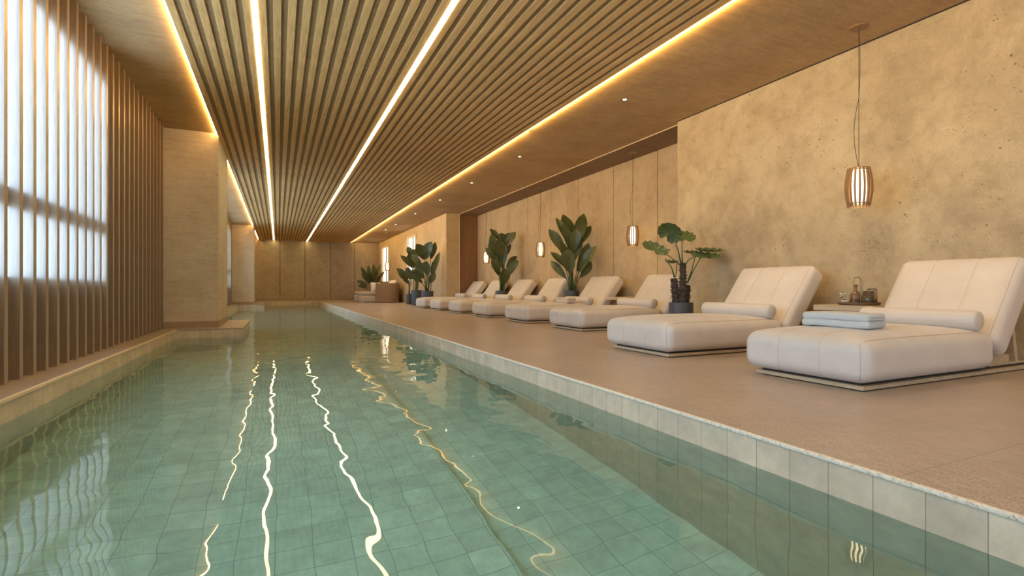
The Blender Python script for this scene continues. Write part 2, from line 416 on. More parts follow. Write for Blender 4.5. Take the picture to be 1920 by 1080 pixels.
# far right wall with two window openings
d = MB(); XB = 8.2
d.box(XB, 8.93, 26.15, 32.6, 0, ZC); d.box(XB, 8.6, 32.6, 35.3, 0, 1.5); d.box(XB, 8.6, 32.6, 35.3, 4.55, ZC)
d.box(XB, 8.6, 35.3, 41.5, 0, ZC); d.box(XB, 8.6, 41.5, 44.8, 0, 1.5); d.box(XB, 8.6, 41.5, 44.8, 4.55, ZC); d.box(XB, 8.6, 44.8, YF, 0, ZC)
struct('wall_right_far', d, M['wall_panel'], 'far plaster wall with two tall windows beyond the column', 'wall')
def far_window(n, y0, y1, label):
    t = empty('window_%d' % n, (8.3, (y0 + y1) / 2, 1.5), label, 'window', kind='structure')
    L = (y1 - y0) / 2
    f = MB(); t_ = 0.09
    for (a, b_, c, e) in ((-L, -L + t_, 0, 3.05), (L - t_, L, 0, 3.05), (-L, L, 0, t_), (-L, L, 3.05 - t_, 3.05)): f.box(-0.12, 0.05, a, b_, c, e)
    f.build('window_frame', M['frame'], t)
    g = MB(); g.box(-0.02, 0.03, -0.05, 0.05, 0, 3.05); g.box(-0.02, 0.03, -L * 0.72, -L * 0.50, 0, 3.05)
    g.build('window_bar', M['mullion'], t)
    p = MB(); p.box(0.03, 0.05, -L + 0.05, L - 0.05, 0.05, 3.0); p.build('pane', M['e_win2'], t)
far_window(3, 32.6, 35.3, 'bright tall window behind the potted plants near the column')
far_window(4, 41.5, 44.8, 'bright tall window in the far corner above the round sofa')
# back wall in panels
d = MB(); xs = [-3.3, -1.75, 0.16, 2.08, 4.12, 6.14, 8.6]
for a, b_ in zip(xs[:-1], xs[1:]): d.box(a + 0.02, b_ - 0.02, YF, YF + 0.2, 0, ZC)
struct('wall_back', d, M['back'], 'panelled grey brown stone wall at the far end', 'wall')
d = MB(); d.box(-3.3, 8.6, YF + 0.06, YF + 0.3, 0, ZC)
struct('wall_back_backing', d, M['shadow'], 'dark joints between the end wall panels', 'wall')
d = MB(); d.box(-3.3, 8.2, YF - 0.03, YF, 0, 0.19)
struct('baseboard_back', d, M['skirting'], 'low stone skirting along the far end wall', 'skirting')
d = MB(); d.box(8.745, 8.78, YN, 9.45, 0, 0.17)
struct('baseboard_right', d, M['wood_pale'], 'pale skirting along the wall behind the near loungers', 'skirting')
d = MB(); d.box(10.02, 10.05, 9.47, 26.28, 0, 0.17)
struct('baseboard_niche', d, M['skirting'], 'low skirting along the recess wall', 'skirting')
d = MB(); d.box(-3.3, 10.4, YN - 0.2, YN, 0, ZC + .2)
struct('wall_front', d, M['back'], 'wall behind the viewpoint', 'wall')

t = empty('window_5', (3.0, YN, 0.3), 'wide glazed opening in the wall behind the viewpoint', 'window', kind='structure')
d = MB()
for i in range(4): d.box(-3.0 + i * 2.0 + 0.04, -1.0 + i * 2.0 - 0.04, 0.03, 0.05, 0.05, 3.2)
d.build('pane', M['e_rear'], t)
d = MB(); d.box(-3.04, 5.04, 0.0, 0.07, 0.0, 0.05); d.box(-3.04, 5.04, 0, 0.07, 3.2, 3.25)
for i in range(5): d.box(-3.04 + i * 2.0, -2.96 + i * 2.0, 0, 0.07, 0.05, 3.2)
d.build('window_frame', M['frame'], t)

# left wall: bays of frosted windows behind timber fins
XF = -2.57                   # inner face of the fins
DF = 0.095                   # fin depth
XG = XF - DF - 0.02          # glass plane
def left_wall(name, y0, y1, wins, label):
    d = MB(); ys = y0
    for (a, b_) in wins:
        d.box(XG - 0.3, XG, ys, a, 0, ZC); d.box(XG - 0.3, XG, a, b_, 0, 1.10); d.box(XG - 0.3, XG, a, b_, 4.52, ZC); ys = b_
    d.box(XG - 0.3, XG, ys, y1, 0, ZC)
    struct(name, d, M['wood_wall'], label, 'wall')
W1 = (-1.5, 10.40)
left_wall('wall_left', YN, 15.2, [W1], 'timber lined wall with a tall frosted window behind the nearest fins')
left_wall('wall_left_far', 17.8, 36.2, [(19.5, 35.0)], 'timber lined wall with frosted window between the two piers')
d = MB(); d.box(XG - 0.3, XG, 38.3, YF, 0, ZC)
struct('wall_left_end', d, M['pier'], 'short stone wall beyond the second pier', 'wall')
def daylight(n, y0, y1, label, pm):
    t = empty('window_%d' % n, (XG, (y0 + y1) / 2, 1.10), label, 'window', kind='structure'); L = (y1 - y0) / 2
    p = MB(); k = max(2, int(L * 2 / 1.4)); st = 2 * L / k
    for i in range(k):
        for (a, b_) in ((0.03, 0.80), (1.02, 3.39)): p.box(-0.03, -0.012, -L + i * st, -L + (i + 1) * st, a, b_)
    p.build('pane', pm, t)
    f = MB(); f.box(-0.05, 0.0, -L, L, 0.80, 1.02); f.box(-0.05, 0, -L, L, 0, 0.03); f.box(-0.05, 0, -L, L, 3.39, 3.42)
    f.build('window_frame', M['wood_wall'], t)
daylight(1, W1[0], W1[1], 'frosted daylight window glowing behind the nearest timber fins', M['e_win'])
daylight(2, 19.5, 35.0, 'frosted daylight window glowing between the two stone piers', M['e_win_b'])
def fins(y0, k0, k1, label):
    t = empty('fin_screen', (XF, y0, 0), label, 'timber screen')
    f = MB(); f.box(-DF, 0, 0, 0.082, 0.002, ZC - 0.003)
    proto = None
    for k in range(k0, k1):
        if proto is None: o = proto = f.build('fin', M['wood_fin'], t)
        else: o = proto.copy(); C.objects.link(o); o.parent = t
        o.location = (0, k * 0.3459 * S, 0)
fins(9.035, -33, 18, 'row of vertical timber fins in front of the near frosted window')
fins(17.95, 0, 52, 'row of vertical timber fins between the two stone piers')

# piers with their ledges
def pier(y0, y1, label, l2):
    d = MB(); d.box(XG - 0.3, -1.405, y0, y1, 0, ZC)
    struct('wall_pier', d, M['pier'], label, 'pier')
    d = MB(); d.box(XG - 0.3, -1.395, y0 - 0.012, y1 + 0.012, 0, 0.16)
    struct('baseboard_pier', d, M['skirting'], l2, 'skirting')
pier(15.2, 17.75, 'stone pier beside the near timber fins, standing in the pool edge', 'low skirting around the near stone pier')
pier(36.3, 38.3, 'stone pier further down the left side of the pool', 'low skirting around the far stone pier')
def ledge(y0, y1, l1, l2, n):
    d = MB(); d.box(XL - 0.02, -0.80, y0, y1, -0.03, 0.001)
    struct('floor_ledge', d, M['deck'], l1, 'ledge', bevel=0.004)
    d = MB(); d.box(XL - 0.02, -0.80 + 0.002 - 0.006, y0 + 0.006, y1 - 0.006, ZB + 0.0, -0.03)
    d2 = MB(); d2.box(XL - 0.02, -0.81, y0 + 0.01, y1 - 0.01, ZB, -0.03)
    struct('wall_pool_ledge', d2, M['tile_x'], l2, 'pool wall')
ledge(14.58, 18.3, 'stone ledge projecting into the pool under the near pier', 'tiled face below the ledge of the near pier', 5)
ledge(35.6, 38.9, 'stone ledge projecting into the pool under the far pier', 'tiled face below the ledge of the far pier', 6)

# slatted ceiling panel
ZP = 4.992
pitch = 0.1950; sw = 0.108
tp = empty('ceiling_panel', (2.15, 18.6, ZC), 'long suspended ceiling panel of oak slats over the pool', 'ceiling panel')
bk = MB(); bk.box(-1.42 - 2.15, 5.745 - 2.15, YN + 0.3 - 18.6, YF - 0.02 - 18.6, -0.016, 0.0); bk.build('backing_board', M['wood_back'], tp)
sl = None
X0 = -0.30 - 5.5 * pitch     # centre of the leftmost slat
for k in range(37):
    if sl is None:
        m_ = MB(); m_.box(-sw / 2, sw / 2, YN + 0.3 - 18.6, YF - 0.02 - 18.6, ZP - ZC, -0.012); o = sl = m_.build('slat', M['wood'], tp, bevel=0.003)
    else: o = sl.copy(); C.objects.link(o); o.parent = tp
    o.location = ((X0 + k * pitch - 2.15) * S, 0, 0)
M['e_cove_weak'] = emis('cove_led_dim', WARM, E_COVER)
def strip(x, label, name, w_, z0, z1, m_, cat):
    d = MB(); n = 30; st = (YF - 0.1 - YN - 0.4) / n
    for i in range(n): d.box(x - w_ / 2, x + w_ / 2, YN + 0.4 + i * st, YN + 0.4 + (i + 1) * st - 0.0005, z0, z1)
    return tag(d.build(name, m_), label, cat, group='linear ceiling lights')
strip(-0.30, 'left of the two glowing light lines in the slatted ceiling', 'strip_light', 0.074, ZP - 0.008, ZP + 0.035, M['e_strip'], 'ceiling light')
strip(2.235, 'right of the two glowing light lines in the slatted ceiling', 'strip_light', 0.074, ZP - 0.008, ZP + 0.035, M['e_strip'], 'ceiling light')
strip(-1.445, 'warm cove light hidden along the left edge of the slatted ceiling', 'cove_light', 0.012, ZP + 0.012, ZP + 0.04, M['e_cove'], 'cove light')
strip(5.775, 'warm cove light hidden along the right edge of the slatted ceiling', 'cove_light', 0.012, ZP + 0.012, ZP + 0.04, M['e_cove_weak'], 'cove light')

def wash(parent_label, x, sgn, power, tilt, n=6):
    par = [o for o in C.objects if o.get('label') == parent_label][0]
    for i in range(n):
        l = bpy.data.lights.new('cove_wash', 'AREA'); l.shape = 'RECTANGLE'; L = (YF - YN - 1) / n * S
        l.size = 0.03; l.size_y = L * 0.98; l.energy = power; l.color = (1.0, 0.62, 0.20)
        o = bpy.data.objects.new('cove_wash', l); C.objects.link(o); o.parent = par
        o.location = (x * S, (YN + 0.5) * S + (i + 0.5) * L, (ZP + 0.026) * S)
        o.rotation_euler = (0, -sgn * (PI / 2 - tilt), 0)
wash('warm cove light hidden along the right edge of the slatted ceiling', 5.79, 1, P_WASH, 0.02)
# recessed downlights
DL = [(0.4, None), (4.6, None), (8.82, 'downlight'), (14.0, 'd'), (18.25, 'd'), (22.4, 'd'), (27.0, 'd'), (32.0, 'd'), (35.3, 'd')]
dn = None
words = ['behind the viewpoint', 'over the gap between the two nearest loungers', 'nearest lit downlight visible in the right ceiling border',
         'second lit downlight visible along the right ceiling border', 'third lit downlight along the right ceiling border', 'small fourth downlight along the right ceiling border',
         'tiny downlight over the deck just beyond the column', 'tiny downlight over the plants near the far window', 'farthest tiny downlight near the round sofa']
for i, (y, _) in enumerate(DL):
    t = empty('downlight', (6.73, y, ZC), 'recessed warm downlight, ' + words[i], 'downlight', 'recessed ceiling downlights')
    if dn is None:
        r = MB(); r.lathe([(0.058, -0.004), (0.075, -0.006), (0.078, 0.0), (0.058, 0.0)], 24, cap=False); rim = r.build('trim_ring', M['chrome'], t, smooth=True)
        e = MB(); e.lathe([(0.042, -0.003), (0.042, 0.0)], 20); lens = e.build('lens', M['e_down'], t)
        dn = (rim, lens)
    else:
        for q_ in dn:
            c = q_.copy(); C.objects.link(c); c.parent = t
    l = bpy.data.lights.new('downlight_beam', 'SPOT'); l.energy = P_DOWN; l.color = (1.0, 0.74, 0.42); l.spot_size = math.radians(142); l.spot_blend = 1.0; l.shadow_soft_size = 0.03
    lo = bpy.data.objects.new('downlight_beam', l); C.objects.link(lo); lo.parent = t; lo.location = (0, 0, -0.03)

# ---------------------------------------------------------------- pendants
def make_pendant(drop):
    """hangs from the ceiling; origin at the ceiling"""
    t = empty('pendant_lamp', (0, 0, 0), 'x', 'pendant lamp', 'barrel shaped slatted pendant lamps')
    c = MB(); c.lathe([(0.13, -0.018), (0.13, 0.0)], 32); c.build('canopy', M['canopy'], t)
    zt = -(ZC - drop); H = 0.60
    w1 = MB(); w1.tube([(0, 0, -0.01), (0, 0, zt)], 0.0042, 6)
    pts = []
    for i in range(25):
        u = i / 24; z = -0.01 + (zt + 0.01) * u
        pts.append((-0.075 * max(0, math.sin(PI * max(0, (u - 0.5) / 0.5))) + 0.02 * math.sin(PI * min(1, u / 0.5)), 0, z))
    w1.tube(pts, 0.004, 6); w1.build('cord', M['cord'], t)
    def rad(u): return 0.125 + 0.055 * math.sin(PI * (0.12 + 0.76 * u)) ** 1.2
    sh = MB(); n = 18
    for k in range(n):
        a = 2 * PI * k / n; ca, sa = math.cos(a), math.sin(a)
        vs = []; fs = []; m_ = 12
        for i in range(m_ + 1):
            u = i / m_; r = rad(u); z = zt - H * u
            for (dr, dw) in ((-0.008, -0.014), (0.008, -0.014), (0.008, 0.014), (-0.008, 0.014)):
                rr = r + dr; vs.append((ca * rr - sa * dw, sa * rr + ca * dw, z))
        for i in range(m_):
            for q in range(4): fs.append((i * 4 + q, i * 4 + (q + 1) % 4, (i + 1) * 4 + (q + 1) % 4, (i + 1) * 4 + q))
        fs.append((3, 2, 1, 0)); fs.append(tuple(m_ * 4 + q for q in range(4)))
        sh.add(vs, fs)
    sh.build('slat_shade', M['slatwood'], t)
    for nm, u, hh in (('top_ring', 0.0, 0.012), ('bottom_ring', 0.90, 0.02)):
        rg = MB(); r = rad(u) - 0.012; z = zt - H * u
        rg.lathe([(r - 0.012, z - hh), (r, z - hh), (r, z), (r - 0.012, z)], 32, cap=False)
        if u == 0: rg.box(-r, r, -0.012, 0.012, z - 0.012, z - 0.001)
        rg.build(nm, M['brass'], t)
    df = MB(); df.lathe([(0.02, zt - H * 0.92), (0.088, zt - H * 0.90), (0.105, zt - H * 0.5), (0.088, zt - H * 0.05), (0.02, zt - H * 0.03)], 24); df.build('diffuser', M['e_pend'], t, smooth=True)
    return t
pend = make_pendant(2.86)
PL = [(8.15, 4.86, 'big barrel pendant lamp with wooden slats before the plain plaster wall'),
      (9.52, 12.1, 'slatted pendant lamp left of the round-leaved potted plant'),
      (9.52, 17.9, 'slatted pendant lamp hanging between the two tall leafy plants'),
      (9.52, 23.7, 'slatted pendant lamp nearest the dark wood panel of the recess'),
      (7.15, 36.8, 'small distant pendant lamp beside the round sofa plant')]
for i, (x, y, lb) in enumerate(PL):
    t = pend if i == 0 else copy_tree(pend)
    t.location = Vector((x, y, ZC)) * S if i in (0, 4) else Vector((x, y, ZC - 0.012)) * S
    t.rotation_euler.z = -YAW if i % 2 == 0 else -YAW + 0.15; t['label'] = lb
    l = bpy.data.lights.new('lamp_bulb', 'POINT'); l.energy = P_BULB; l.color = (1.0, 0.72, 0.38); l.shadow_soft_size = 0.07
    lo = bpy.data.objects.new('lamp_bulb', l); C.objects.link(lo); lo.parent = t; lo.location = (0, 0, -(ZC - 2.12) * S)

# ---------------------------------------------------------------- loungers
SEAMY = (-0.205, 0.205)
def seat_fn(p):
    x, y, z = p
    if z > 0:
        c = (1 - (abs(x) / 1.22) ** 4) * (1 - (abs(y) / 0.62) ** 3.0)
        z += 0.075 * max(0, c) * min(1, z / 0.15)
    g = sum(math.exp(-((y - s) / 0.018) ** 2) for s in SEAMY)
    if z > 0.05: z -= 0.007 * g
    if abs(x) > 1.12: x -= math.copysign(0.007 * g, x)
    # sides bulge a little
    y += math.copysign(0.012 * (1 - (z / 0.22) ** 2) if abs(z) < 0.2 else 0, y) * min(1, abs(y) / 0.5) ** 6
    return Vector((x, y, z))
def back_fn(p):
    x, y, z = p
    # x: along the slope, z: out of the front face
    if z > 0: z += 0.03 * (1 - (abs(x) / 0.68) ** 4) * (1 - (abs(y) / 0.62) ** 3)
    g = sum(math.exp(-((y - s) / 0.018) ** 2) for s in SEAMY)
    if z > 0.05: z -= 0.008 * g
    if x > 0.5: x -= 0.006 * g
    return Vector((x, y, z))
def make_lounger():
    t = empty('sun_lounger', (0, 0, 0), 'x', 'sun lounger', 'cream padded loungers along the deck')
    b1 = MB(); b1.box(0, 3.45, -0.555, 0.505, 0.012, 0.052); b1.build('base', M['wood_pale'], t, bevel=0.004)
    b2 = MB(); b2.box(0.05, 3.40, -0.51, 0.46, 0.0, 0.075); b2.build('plinth', M['shadow'], t)  # coloured near black as the shadow gap under the base
    cx, hx, hz = 1.14, 1.215, 0.213
    s_ = MB(); s_.rbox(hx, 0.612, hz, 0.125, (60, 48, 14), seat_fn, Matrix.Translation((cx, 0, 0.072 + hz))); s_.build('mattress', M['leather'], t, smooth=True)
    pp = MB()
    def surf(x, y, z, off=0.0):
        p = Vector((x, y, z)); r = 0.125
        ins = Vector((max(-hx + r, min(hx - r, p.x)), max(-0.612 + r, min(0.612 - r, p.y)), max(-hz + r, min(hz - r, p.z))))
        d = p - ins
        if d.length > 1e-9: p = ins + d.normalized() * r
        return seat_fn(p) + Vector((cx, 0, 0.072 + hz))
    for y in (-0.560, -0.205, 0.205, 0.560):
        pts = []
        for i in range(9): pts.append(surf(-hx, y, -hz + 2 * hz * i / 9))
        for i in range(25): pts.append(surf(-hx + 2 * hx * i / 24, y, hz))
        for i in range(1, 8): pts.append(surf(hx, y, hz - 2 * hz * i / 8))
        pp.tube(pts, 0.0045, 5)
    pp.build('piping', M['piping'], t, smooth=True)
    # backrest, tilted about 52 degrees
    A = Vector((7.475 - 5.12, 0, 0.375)); B = Vector((8.275 - 5.12, 0, 1.43)); L = (B - A).length; u = (B - A) / L
    nf = Vector((-u.z, 0, u.x))
    th = 0.36; cen = (A + B) / 2 - nf * th / 2
    T = Matrix(((u.x, 0, nf.x, cen.x), (0, 1, 0, 0), (u.z, 0, nf.z, cen.z), (0, 0, 0, 1)))
    bm_ = MB(); bm_.rbox(L / 2, 0.60, th / 2, 0.10, (30, 48, 12), back_fn, T); br = bm_.build('backrest', M['leather'], t, smooth=True)
    q = MB(); hb = L / 2
    def sb(x, y, z):
        p = Vector((x, y, z)); r = 0.10
        ins = Vector((max(-hb + r, min(hb - r, p.x)), max(-0.6 + r, min(0.6 - r, p.y)), max(-th / 2 + r, min(th / 2 - r, p.z)))); d = p - ins
        if d.length > 1e-9: p = ins + d.normalized() * r
        return T @ back_fn(p)
    for y in (-0.545, -0.205, 0.205, 0.545):
        pts = [sb(-hb, y, 0)] + [sb(-hb + 2 * hb * i / 20, y, th / 2) for i in range(21)] + [sb(hb, y, th / 2 - th * i / 6) for i in range(1, 6)]
        q.tube(pts, 0.0045, 5)
    q.build('piping', M['piping'], t, smooth=True)
    bl = MB(); R = 0.122
    prof = [(0.0, -0.56), (R * 0.80, -0.558), (R * 0.93, -0.548), (R, -0.52)] + [(R, -0.5 + i * 0.1) for i in range(1, 10)] + [(R, 0.52), (R * 0.93, 0.548), (R * 0.8, 0.558), (0.0, 0.56)]
    bl.lathe(prof, 32, T=Matrix.Translation((7.27 - 5.12, 0, 0.628)) @ Matrix.Rotation(PI / 2, 4, 'X'), cap=False)
    bl.build('bolster', M['leather'], t, smooth=True)
    st = MB()
    for y in (-0.5, 0.42):
        st.box(2.52, 3.0, y, y + 0.08, 0.052, 0.20)
        st.box(-0.035, 0.035, y + 0.005, y + 0.075, 0, 0.62, Matrix.Translation((3.22, 0, 0.052)) @ Matrix.Rotation(-0.22, 4, 'Y'))
    st.box(3.0, 3.40, -0.5, 0.5, 0.052, 0.10)
    st.build('support_frame', M['wood_pale'], t, bevel=0.003)
    return t
LG = [(5.12, 2.99, 'nearest cream sun lounger holding the grey blue folded towel'),
      (5.12, 5.66, 'second nearest cream sun lounger, left of the tray table, without any towel'),
      (6.42, 10.0, 'cream sun lounger just left of the round-leaved plant'),
      (6.46, 12.92, 'cream sun lounger holding the small beige towel'),
      (6.52, 16.0, 'cream sun lounger standing right behind the one with the beige towel'),
      (6.56, 18.95, 'cream sun lounger just right of the farther tall leafy plant'),
      (6.58, 21.9, 'second farthest cream sun lounger, left of the farther tall leafy plant'),
      (6.60, 24.65, 'farthest cream sun lounger at the dark wood panel of the recess')]
lg = make_lounger()
for i, (x, y, lb) in enumerate(LG):
    t = lg if i == 0 else copy_tree(lg)
    k = 1.14 if i == 0 else 1.27 if i == 1 else 1.28      # the front one is a little narrower
    t.location = Vector((x, y - 0.03 + 0.60 * k, 0)) * S; t.scale = (1, k, 1); t['label'] = lb

# towels
def towel(x, y, z, l, wd, h, m_, label, rz=0):
    t = MB(); n = 2
    def wav(ph):
        def f(p):
            return Vector((p.x, p.y, p.z + 0.004 * math.sin(p.y * 9 + ph) + 0.003 * math.sin(p.x * 14 + ph)))
        return f
    hh = h / 2
    for k in range(n):
        t.rbox(wd / 2 - 0.004 * k, l / 2 - 0.006 * k, hh / 2 + 0.004, hh * 0.42, (14, 30, 6), wav(k * 1.3), Matrix.Translation((0, 0, hh * (k + 0.5))))
    for k in range(4):   # inner folded layers showing at the ends
        t.rbox(wd * 0.36, l / 2 + 0.004 + 0.003 * (k % 2), h * 0.055, h * 0.05, (8, 16, 4), wav(k), Matrix.Translation((0.01 * (k % 2) - 0.01, 0, h * (0.22 + 0.19 * k))))
    o = t.build('folded_towel', m_, smooth=True, loc=(x, y, z)); o.rotation_euler.z = rz
    return tag(o, label, 'towel', 'folded towels on the loungers')
towel(5.80, 3.64, 0.575, 0.74, 0.36, 0.155, M['towel'], 'grey blue folded towel lying on the nearest lounger', 0.04)
towel(8.02, 13.42, 0.575, 0.66, 0.33, 0.145, M['towel2'], 'small beige folded towel on a lounger in the recess', 0.05)

# side tables
def table(x0, x1, y0, y1, z, label):
    t = empty('side_table', ((x0 + x1) / 2, (y0 + y1) / 2, 0), label, 'side table', 'low side tables between paired loungers')
    a, c = (x1 - x0) / 2, (y1 - y0) / 2
    d = MB(); d.box(-a, a, -c, c, z - 0.085, z); d.build('table_top', M['wood_pale'], t, bevel=0.005)
    d = MB(); d.box(-a + 0.14, a - 0.02, -c + 0.14, c - 0.14, 0.05, z - 0.085); d.build('body', M['wood_dark'], t)
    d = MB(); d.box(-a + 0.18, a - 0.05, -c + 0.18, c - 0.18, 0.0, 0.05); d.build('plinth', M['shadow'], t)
table(7.72, 8.72, 4.42, 5.30, 0.745, 'pale wooden side table carrying the tray with bottle and flowers')
table(9.05, 9.98, 11.72, 12.78, 0.745, 'pale wooden side table between the two nearest loungers of the recess')

# tray and things on it
TX, TY, TZ = 8.15, 4.86, 0.745
t = MB(); t.lathe([(0.0, 0.0), (0.255, 0.0), (0.275, 0.012), (0.28, 0.045), (0.268, 0.045), (0.262, 0.016), (0.0, 0.014)], 48, cap=False)
o = t.build('round_tray', M['tray'], auto=35, loc=(TX, TY, TZ)); tag(o, 'round dark walnut tray on the side table near the front lounger', 'tray')
TZ2 = TZ + 0.016
R_ = Vector((math.cos(YAW), -math.sin(YAW), 0)); F_ = Vector((math.sin(YAW), math.cos(YAW), 0))
def at(r, f, z=TZ2): return Vector((TX, TY, 0)) + R_ * r + F_ * f + Vector((0, 0, z))
t = MB()
t.lathe([(0.0, 0.0), (0.072, 0), (0.082, 0.02), (0.084, 0.12), (0.07, 0.16), (0.028, 0.20), (0.022, 0.23), (0.022, 0.285), (0.031, 0.29), (0.031, 0.30), (0.016, 0.30), (0.016, 0.22), (0.06, 0.155), (0.072, 0.11), (0.07, 0.02), (0.0, 0.012)], 32, cap=False)
o = t.build('bottle', M['smoked'], smooth=True, loc=at(0.01, 0.08)); tag(o, 'smoked brown glass bottle with a narrow neck on the tray', 'bottle')
t = MB(); t.lathe([(0, 0), (0.066, 0), (0.07, 0.008), (0.072, 0.20), (0.066, 0.20), (0.063, 0.014), (0, 0.012)], 28, cap=False)
o = t.build('glass_tumbler', M['smoked'], smooth=True, loc=at(0.07, -0.12)); tag(o, 'shorter brown tinted glass tumbler in front of the bottle', 'glass')
t = MB(); t.lathe([(0, 0), (0.06, 0), (0.066, 0.008), (0.068, 0.21), (0.05, 0.24), (0.045, 0.24), (0.061, 0.20), (0.057, 0.014), (0, 0.012)], 28, cap=False)
o = t.build('glass_jar', M['clear'], smooth=True, loc=at(0.185, -0.03)); tag(o, 'clear glass jar at the right side of the tray', 'jar')
t = MB(); t.tube([(0, 0, 0), (0, 0, 0.36), (0.002, 0, 0.37)], 0.007, 8); t.lathe([(0, 0), (0.03, 0), (0.03, 0.01), (0, 0.01)], 16, cap=False)
o = t.build('brass_rod', M['brass'], loc=at(0.155, 0.14)); tag(o, 'thin upright brass rod right of the bottle on the tray', 'ornament')
pts = [(-0.055, 0, 0.03)] + [(-0.055, 0, 0.05 + 0.06 * i) for i in range(6)]
pts += [(-0.055 * math.cos(PI * i / 10), 0, 0.36 + 0.055 * math.sin(PI * i / 10)) for i in range(11)]
pts += [(0.055, 0, 0.35 - 0.06 * i) for i in range(5)] + [(0.055, 0, 0.0)]
t = MB(); t.tube(pts, 0.008, 8); t.box(-0.09, -0.02, -0.03, 0.03, 0, 0.04)
o = t.build('brass_hoop', M['brass'], loc=at(-0.06, -0.05)); o.rotation_euler.z = -YAW; tag(o, 'tall brass hoop ornament standing on the tray before the bottle', 'ornament')
t = empty('flower_bowl', at(-0.19, 0.03), 'small pinkish bowl of cream flowers at the left side of the tray', 'flower bowl')
b_ = MB(); b_.lathe([(0, 0), (0.025, 0), (0.052, 0.03), (0.056, 0.06), (0.05, 0.06), (0.045, 0.032), (0, 0.02)], 24, cap=False); b_.build('bowl', M['bowl'], t, smooth=True)
fl = MB(); lf = MB()
random.seed(3)
for k in range(9):
    a = random.uniform(0, 2 * PI); r = random.uniform(0.01, 0.09); z = random.uniform(0.08, 0.17)
    c = Vector((math.cos(a) * r - 0.02, math.sin(a) * r * 0.6, z))
    lf.tube([(0, 0, 0.04), c * 0.6, c], 0.003, 5)
    for j in range(6):
        b2 = 2 * PI * j / 6
        fl.lathe([(0.0, -0.006), (0.011, 0), (0.0, 0.006)], 8, o=(c.x + 0.015 * math.cos(b2), c.y + 0.015 * math.sin(b2), c.z), cap=False)
    fl.lathe([(0.0, -0.010), (0.014, 0), (0.0, 0.014)], 8, o=c, cap=False)
    for j in range(2):
        d_ = Vector((random.uniform(-1, 1), random.uniform(-1, 1), random.uniform(-0.3, 0.6))).normalized() * 0.05
        sd = d_.cross(Vector((0, 0, 1))).normalized() * 0.012
        lf.add([c, c + d_ * 0.5 + sd, c + d_, c + d_ * 0.5 - sd], [(0, 1, 2, 3)])
fl.build('blossoms', M['flower'], t, smooth=True); lf.build('stems', M['stem'], t)

# ---------------------------------------------------------------- plants
def blade(mb, base, tip, width, nrm, sag=0.12, fold=0.22, n=12, wob=0.0, shape=0.8):
    pk = 0.38 + 0.14 * shape
    """a long broad leaf from base to tip facing nrm"""
    base, tip = Vector(base), Vector(tip); ax = tip - base; L = ax.length; a = ax / L
    nrm = Vector(nrm); nrm = (nrm - a * nrm.dot(a)).normalized(); side = a.cross(nrm)
    vs = []; fs = []; m_ = 4
    for i in range(n + 1):
        u = i / n
        w_ = width / 2 * max(0.01, math.sin(PI / 2 * min(1, (u + 0.02) / pk)) ** 0.8 if u < pk else 1 - ((u - pk) / (1 - pk)) ** 2.0)
        c = base + ax * u + nrm * (sag * L * math.sin(PI * u * 0.9)) * 1.0 - Vector((0, 0, 1)) * (0.06 * L * u ** 3)
        for j in range(-m_, m_ + 1):
            q = j / m_
            p = c + side * (w_ * q) - nrm * (abs(q) ** 1.3 * w_ * -fold) + nrm * (wob * w_ * math.sin(u * 17 + q * 3))
            vs.append(p)
    k = 2 * m_ + 1
    for i in range(n):
        for j in range(2 * m_): fs.append((i * k + j, i * k + j + 1, (i + 1) * k + j + 1, (i + 1) * k + j))
    mb.add(vs, fs)
    # midrib
    mb.tube([base + ax * u + nrm * (sag * L * math.sin(PI * u * 0.9) + 0.003) - Vector((0, 0, 1)) * (0.06 * L * u ** 3) for u in [i / 8 for i in range(8)]], [0.010 * (1 - i / 9) for i in range(8)], 5)
def pot(mb, R, H):
    mb.lathe([(0, 0), (R * 0.90, 0), (R * 0.93, 0.02), (R, H * 0.5), (R, H), (R * 0.91, H), (R * 0.89, H * 0.9), (0, H * 0.9)], 40, cap=False)
def fan_plant(loc, px, base_px, R, H, leaves, label, seed=1, group='tall potted plants with long upright leaves', ez=None, shape=1.6):
    """leaves: (x0,y0,x1,y1,width) on an upright sketch plane, px is its unit; each gets its own depth and twist"""
    random.seed(seed)
    t = empty('potted_plant', loc, label, 'potted plant', group)
    p = MB(); pot(p, R, H); p.build('pot', M['pot'], t, auto=40)
    s_ = MB(); s_.lathe([(0, H * 0.93), (R * 0.88, H * 0.93)], 24, cap=False); s_.build('soil', M['soil'], t)
    lf = MB(); st = MB()
    for i, (x0, y0, x1, y1, w_) in enumerate(leaves):
        ang = random.uniform(-1, 1)
        def P(x, y, dep): return R_ * ((x - base_px[0]) * px) + F_ * dep + Vector((0, 0, H * 0.95 + (base_px[1] - y) * px))
        dep0 = R * 0.55 * ang; dep1 = dep0 * 1.2 + R * 1.1 * (ang - 0.25)
        b0 = P(x0, y0, dep0); tp_ = P(x1, y1, dep1)
        n_ = -F_ * 1.0 + R_ * random.uniform(-0.6, 0.6) + Vector((0, 0, 0.25))
        blade(lf, b0, tp_, w_ * px * 1.3, n_, sag=random.uniform(0.04, 0.10), fold=0.25, shape=shape)
        root = R_ * (((x0 - base_px[0]) * px) * 0.35 + random.uniform(-0.25, 0.25) * R) + F_ * (R * 0.3 * ang) + Vector((0, 0, H * 0.9))
        mid = root.lerp(b0, 0.55) + R_ * ((x0 - base_px[0]) * px * -0.12)
        st.tube([root, mid, b0, b0.lerp(tp_, 0.15)], [0.022, 0.018, 0.014, 0.01], 7)
    o = lf.build('foliage', M['leaf'], t, smooth=True)
    st.build('stems', M['stem'], t, smooth=True)
    return t
